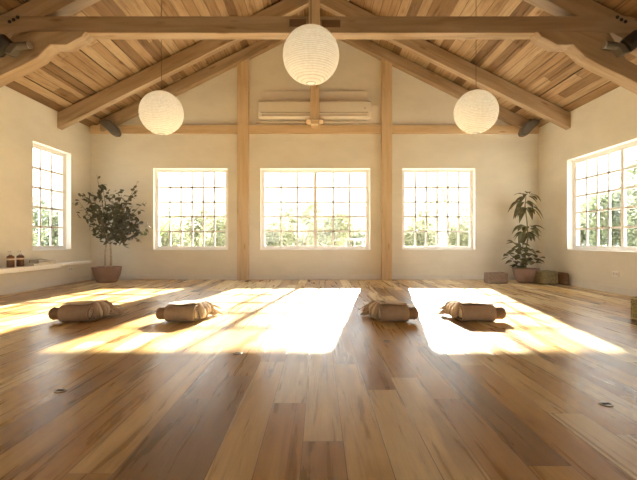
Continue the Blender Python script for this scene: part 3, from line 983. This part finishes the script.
# ------------------------------------------------------------------ potted plants
def pot(parent, r_top, h, mat='clay'):
    MB().lathe([(0.001, 0.0), (r_top * 0.62, 0.0), (r_top * 0.72, 0.02), (r_top * 0.92, h * 0.5), (r_top, h * 0.9), (r_top * 1.03, h), (r_top * 0.96, h), (r_top * 0.92, h - 0.03), (0.001, h - 0.035)], 36).build('pot', M[mat], parent, smooth=False, bevel=0.006)
    MB().lathe([(0.001, h - 0.034), (r_top * 0.915, h - 0.034), (r_top * 0.85, h - 0.018), (r_top * 0.4, h - 0.005), (0.001, h)], 28).build('soil', M['soil'], parent, smooth=True)

def ficus():
    Y = 9.08
    base = P(107, 0, Y); base.z = 0
    r = empty('potted_ficus', base)
    tag(r, 'leafy twin-stemmed ficus in a round clay pot in the corner', 'potted plant')
    pot(r, 0.29, 0.33)
    rnd = random.Random(11)
    loc = lambda px, py, dy=0.0: P(px, py, Y) - base + Vector((0, dy, 0))
    t1 = [Vector((-0.035, 0, 0.31)), loc(105.5, 252), loc(106, 240, 0.02), loc(104, 225, 0.03)]
    t2 = [Vector((0.075, 0.02, 0.31)), loc(110.5, 253, 0.02), loc(110, 240), loc(115, 226, -0.02)]
    MB().tube(t1, [0.024, 0.021, 0.019, 0.014], 10).build('trunk', M['bark'], r, smooth=True)
    MB().tube(t2, [0.024, 0.021, 0.019, 0.014], 10).build('trunk', M['bark'], r, smooth=True)
    tips = [(98, 175), (100, 184), (92, 192), (86, 194), (84, 202), (88, 210), (92, 221), (97, 231), (106, 194), (112, 197), (119, 194),
            (122, 201), (128, 196), (134, 190), (141, 182), (138, 194), (143, 200), (137, 208), (132, 214), (139, 224), (141, 228), (136, 233),
            (131, 238), (126, 242), (120, 236), (113, 218), (104, 212), (100, 203), (96, 198), (118, 210), (125, 222), (108, 226), (103, 234), (116, 230), (128, 230), (123, 214), (94, 212), (110, 206), (132, 226), (121, 228)]
    br, lf = MB(), MB()
    for i, (px, py) in enumerate(tips):
        dy = rnd.uniform(-0.3, 0.25)
        tip = loc(px, py, dy)
        st = t1[2 + (i % 2)] if px < 109 else t2[2 + (i % 2)]
        mid = st.lerp(tip, 0.5) + Vector((rnd.uniform(-0.05, 0.05), rnd.uniform(-0.04, 0.04), 0.03))
        br.tube([st, mid, tip], [0.009, 0.006, 0.003], 6)
        lone = py < 197 and (px < 103 or px > 132)
        n = 9 if lone else 22
        for k in range(n):
            t = rnd.uniform(0.55, 1.0) if lone else rnd.uniform(0.35, 1.05)
            p = st.lerp(mid, t * 2) if t < 0.5 else mid.lerp(tip, t * 2 - 1)
            j = 0.03 if lone else 0.075
            p = p + Vector((rnd.gauss(0, j), rnd.gauss(0, j), rnd.gauss(0, j * 0.8)))
            d = Vector((rnd.uniform(-1, 1), rnd.uniform(-1, 1), rnd.uniform(-0.7, 0.35)))
            nn = Vector((rnd.uniform(-0.5, 0.5), rnd.uniform(-1, 0.2), rnd.uniform(0.2, 1)))
            lf.leaf(p, d, nn, rnd.uniform(0.085, 0.135), rnd.uniform(0.055, 0.085), 0.15)
    br.build('branches', M['twig'], r, smooth=True)
    lf.build('foliage', M['ficus'], r, smooth=True, normals=False)
ficus()

def tall_plant():
    Y = 9.05
    base = P(526, 0, Y); base.z = 0
    r = empty('potted_plant', base)
    tag(r, 'tall dark plant with three tiers of drooping leaves in a clay pot', 'potted plant')
    pot(r, 0.265, 0.30)
    rnd = random.Random(5)
    loc = lambda px, py, dy=0.0: P(px, py, Y) - base + Vector((0, dy, 0))
    st = [Vector((0, 0, 0.27)), loc(525, 255), loc(528, 238), loc(527, 222), loc(525, 206), loc(526, 196)]
    MB().tube(st, [0.016, 0.015, 0.014, 0.012, 0.010, 0.006], 8).build('stem', M['stem'], r, smooth=True)
    lf = MB()
    def whorl(c, n, ln, wd, spread, droop, up=0.3):
        for k in range(n):
            a = 2 * PI * k / n + rnd.uniform(-0.3, 0.3)
            d = Vector((math.cos(a) * spread, math.sin(a) * spread * 0.8, rnd.uniform(-0.2, up)))
            p = c + d.normalized() * rnd.uniform(0.03, 0.12)
            lf.leaf(p, d, Vector((0, -0.3, 1)), ln * rnd.uniform(0.8, 1.15), wd * rnd.uniform(0.85, 1.1), droop * rnd.uniform(0.7, 1.3), 6)
    whorl(loc(526, 196), 8, 0.23, 0.115, 1.0, 0.8, 0.6)
    whorl(loc(524, 202), 9, 0.25, 0.13, 1.0, 0.9, 0.3)
    whorl(loc(527, 207), 8, 0.22, 0.12, 0.8, 1.1, 0.1)
    whorl(loc(528, 227), 8, 0.24, 0.14, 1.0, 0.8, 0.4)
    whorl(loc(526, 232), 8, 0.24, 0.14, 0.9, 1.0, 0.1)
    for px, py in ((513, 243), (515, 250), (510, 256), (522, 247), (520, 256), (531, 253), (534, 258), (526, 260), (516, 261), (522, 265), (530, 264), (527, 250)):
        c = loc(px, py, rnd.uniform(-0.2, 0.15))
        MB().tube([st[0].lerp(st[1], 0.5), c], [0.007, 0.005], 6).build('leaf_stalk', M['stem'], r, smooth=True)
        whorl(c, 6, 0.16, 0.14, 1.0, 0.5, 0.5)
    lf.build('foliage', M['umbrella'], r, smooth=True, normals=False)
tall_plant()

# ------------------------------------------------------------------ outdoors
gz = -0.25
pale_yard = MB()
for x0, x1, y0, y1 in ((-70, 70, YB + T + 0.01, 130), (-70, XL - T - 0.01, -60, YB + T + 0.01), (XR + T + 0.01, 70, -60, YB + T + 0.01), (XL - T - 0.01, XR + T + 0.01, -60, YR - T - 0.01)):
    pale_yard.box(x0, x1, y0, y1, gz - 0.2, gz)
tag(pale_yard.build('yard_ground', M['bounce_ground']), 'ground outside the windows, made pale to bounce daylight indoors', 'ground', kind='structure')

def bush_mesh(seed, w, h, n, size, mat):
    rnd = random.Random(seed)
    lf = MB()
    lumps = [(Vector((rnd.uniform(-0.33, 0.33) * w, rnd.uniform(-0.28, 0.28) * w, h * rnd.uniform(0.25, 0.8))), w * rnd.uniform(0.16, 0.3)) for _ in range(14)]
    for k in range(n):
        c, rr = rnd.choice(lumps)
        d = Vector((rnd.gauss(0, 1), rnd.gauss(0, 1), rnd.gauss(0, 1))).normalized()
        p = c + d * rr * rnd.uniform(0.55, 1.08)
        if p.z < 0.03 or p.z > h * 1.05:
            continue
        dd = (d + Vector((rnd.uniform(-0.8, 0.8), rnd.uniform(-0.8, 0.8), rnd.uniform(-0.5, 0.6)))).normalized()
        lf.leaf(p, dd, Vector((rnd.uniform(-1, 1), rnd.uniform(-1, 1), 1)), size * rnd.uniform(0.7, 1.3), size * 0.55, 0.2, 2)
    tr = MB()
    for c, rr in lumps[:8]:
        tr.tube([(rnd.uniform(-0.1, 0.1), rnd.uniform(-0.1, 0.1), 0), (c.x * 0.4, c.y * 0.4, c.z * 0.5), tuple(c)], [0.05, 0.035, 0.015], 6)
    return lf, tr

def bush(x, y, w, h, seed, label, mat='bush', n=2600, size=0.17, group='shrubs outside the windows', name='garden_shrub', cat='shrub'):
    r = empty(name, (x, y, gz))
    tag(r, label, cat, group)
    lf, tr = bush_mesh(seed, w, h, n, size, mat)
    lf.build('foliage', M[mat], r, normals=False)
    tr.build('stems', M['twig'], r, smooth=True)
    return r

def at(px, Y):
    return (px - CX) * Y / F
YN, YF = 17.2, 20.4
bush(at(166, YN), YN, 2.1, 1.9, 21, 'low shrub behind the banana plant outside the first window')
bush(at(222, YN), YN, 2.1, 2.2, 24, 'olive shrub at the post side of the first window')
bush(at(193, YF), YF, 2.3, 3.4, 23, 'tall loose olive shrub in the middle of the first window')
bush(at(276, YN), YN, 1.75, 2.2, 25, 'rounded shrub at the first edge of the double window')
bush(at(329, YN), YN, 1.75, 2.35, 27, 'rounded shrub beside the mullion of the double window')
bush(at(300, YF), YF, 2.3, 3.1, 26, 'tallest rounded shrub outside the double window')
bush(at(354, YF + 2.6), YF + 2.6, 1.5, 2.6, 28, 'shrub beside the small white house outside')
bush(at(414, YN), YN, 1.75, 2.1, 29, 'low shrub at the post side of the sunlit window')
bush(at(468, YN), YN, 1.75, 2.2, 31, 'olive shrub in front of the slim tree outside the sunlit window')
bush(at(422, YF), YF, 1.3, 2.9, 30, 'taller olive shrub on the post side of the slim tree')
bush(at(480, YF), YF, 1.8, 3.1, 32, 'taller olive shrub at the corner side of the sunlit window')
# hedge beyond the side windows
bush(10.8, 18.0, 2.5, 3.1, 41, 'grey-green hedge shrub showing through the window panel nearest the corner', 'hedge', 4600, 0.17, 'hedge shrubs beside the room')
bush(10.7, 15.2, 2.5, 3.5, 42, 'grey-green hedge shrub behind the mullion of the double side window', 'hedge', 5200, 0.17, 'hedge shrubs beside the room')
bush(10.6, 12.4, 2.5, 4.2, 43, 'tallest grey-green hedge shrub, at the picture edge of the double side window', 'hedge', 5200, 0.17, 'hedge shrubs beside the room')
bush(-9.6, 12.8, 2.3, 2.6, 44, 'green shrub nearest the tall bench window', 'hedge', 4200, 0.17, 'shrubs outside the bench window')
bush(-10.4, 16.2, 2.3, 3.2, 45, 'green shrub farther off outside the tall bench window', 'hedge', 3600, 0.17, 'shrubs outside the bench window')

# banana plant outside the first window
bp_ = empty('banana_plant', (at(158, 14.0), 14.0, gz))
tag(bp_, 'banana plant with broad upright leaves outside the first window', 'plant')
MB().tube([(0, 0, 0), (0.03, 0, 0.7), (0.0, 0, 1.4)], [0.12, 0.10, 0.06], 10).build('stem', M['stem'], bp_, smooth=True)
mb = MB()
for a, up, ln in ((0.4, 1.5, 1.6), (2.2, 1.1, 1.3), (3.4, 1.4, 1.5), (5.0, 0.9, 1.4), (5.8, 1.6, 1.7), (1.2, 0.7, 1.2)):
    mb.leaf(Vector((0, 0, 1.25)), Vector((math.cos(a), math.sin(a) * 0.6, up)), Vector((-math.cos(a), -0.6, 0.5)), ln, 0.42, 0.35, 8)
mb.build('leaves', M['banana'], bp_, smooth=True, normals=False)

# slim tree outside the sunlit window
tr = empty('slim_tree', (at(449, 24.0), 24.0, gz))
tag(tr, 'slim bare-branched tree outside the sunlit window', 'tree')
mb = MB()
mb.tube([(0, 0, 0), (-0.06, 0, 1.8), (-0.2, 0, 3.2), (-0.5, 0, 4.6)], [0.10, 0.08, 0.06, 0.03], 8)
mb.tube([(-0.06, 0, 1.7), (0.25, 0, 2.8), (0.45, 0.1, 3.9)], [0.06, 0.05, 0.03], 7)
mb.tube([(-0.15, 0, 2.9), (-0.7, 0, 3.5), (-1.2, 0, 3.7)], [0.045, 0.03, 0.02], 7)
mb.build('trunk', M['bark'], tr, smooth=True)
lf, t2 = bush_mesh(61, 2.6, 1.8, 500, 0.16, 'bush'); t2.bm.free()
o = lf.build('foliage', M['bush'], tr, normals=False); o.location = (-0.4, 0, 2.9)

# small white house and railing outside the double window, hazy hills
hs = empty('white_house', (at(378, 40), 40, gz))
tag(hs, 'small white house beyond the shrubs of the double window', 'house')
MB().box(-2.6, 2.6, 0, 4, 0, 3.3).build('house_walls', M['render'], hs)
MB().prism([(-3.0, 3.3), (3.0, 3.3), (0, 4.9)], -0.3, 4.3).build('house_roof', M['roofgrey'], hs)
rl = empty('garden_railing', (at(367, 19), 19, gz))
tag(rl, 'pale garden railing at the corner of the double window', 'railing')
MB().box(-1.0, 1.0, -0.03, 0.03, 1.15, 1.22).build('handrail', M['render'], rl)
for k in range(6):
    MB().box(-0.95 + k * 0.37, -0.91 + k * 0.37, -0.02, 0.02, 0, 1.15).build('railing_post', M['render'], rl)
mb = MB()
pts = [(-90, -1)] + [(-90 + i * 6, 5.5 + 6.0 * max(0, math.sin(i * 0.42 + 0.6)) + 1.6 * math.sin(i * 1.3)) for i in range(31)] + [(90, -1)]
mb.prism(pts, 125, 128)
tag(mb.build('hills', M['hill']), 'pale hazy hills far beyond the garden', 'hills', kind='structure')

# ------------------------------------------------------------------ light
w = bpy.data.worlds.new('sky')
SC.world = w
w.use_nodes = True
nt = w.node_tree
nt.nodes.clear()
wo = nt.nodes.new('ShaderNodeOutputWorld')
bg = nt.nodes.new('ShaderNodeBackground')
tc = nt.nodes.new('ShaderNodeTexCoord')
sep = nt.nodes.new('ShaderNodeSeparateXYZ')
L(nt, tc.outputs['Generated'], sep.inputs[0])
L(nt, ramp(nt, sep.outputs[2], [(0.0, (1.0, 0.97, 0.92)), (0.25, (0.97, 0.98, 1.0)), (1.0, (0.72, 0.84, 1.0))]), bg.inputs[0])
bg.inputs[1].default_value = 2.0
L(nt, bg.outputs[0], wo.inputs[0])

sd = bpy.data.lights.new('sun', 'SUN')
sd.energy = 36.0
sd.angle = R(1.0)
sd.color = (1.0, 0.93, 0.80)
so = bpy.data.objects.new('sun', sd)
COL.objects.link(so)
dirv = Vector((-0.16, -1.0, -0.385)).normalized()
so.rotation_euler = dirv.to_track_quat('-Z', 'Y').to_euler()
so.location = (4, 30, 12)

m, nt, out = new_mat('sunlit haze')
vsn = N(nt, 'ShaderNodeVolumeScatter', Density=0.0015, Anisotropy=0.75)
vsn.inputs['Color'].default_value = (1.0, 0.95, 0.86, 1)
L(nt, vsn.outputs[0], out.inputs['Volume'])
hz = MB().box(XL - 0.2, XR + 0.2, YR - 0.1, YB + 0.22, -0.05, APEX + 0.05).build('haze', m)
tag(hz, 'thin sunlit haze filling the hall', 'haze', kind='structure')

# ------------------------------------------------------------------ camera and view
cd = bpy.data.cameras.new('camera')
cd.sensor_width = 36.0
cd.lens = 36.0 * F / 637.0
cd.clip_start = 0.05; cd.clip_end = 400
co = bpy.data.objects.new('camera', cd)
COL.objects.link(co)
co.location = (0, 0, CH)
co.rotation_euler = (R(90), 0, 0)
SC.camera = co
vs = SC.view_settings
SC.display_settings.display_device = 'sRGB'
vs.view_transform = 'Standard'
vs.look = 'None'
vs.exposure = 1.0
vs.gamma = 1.0
vs.use_curve_mapping = False
cy = SC.cycles
cy.max_bounces = 14
cy.diffuse_bounces = 10
cy.glossy_bounces = 4
cy.transparent_max_bounces = 12
cy.sample_clamp_indirect = 8.0
cy.use_denoising = True
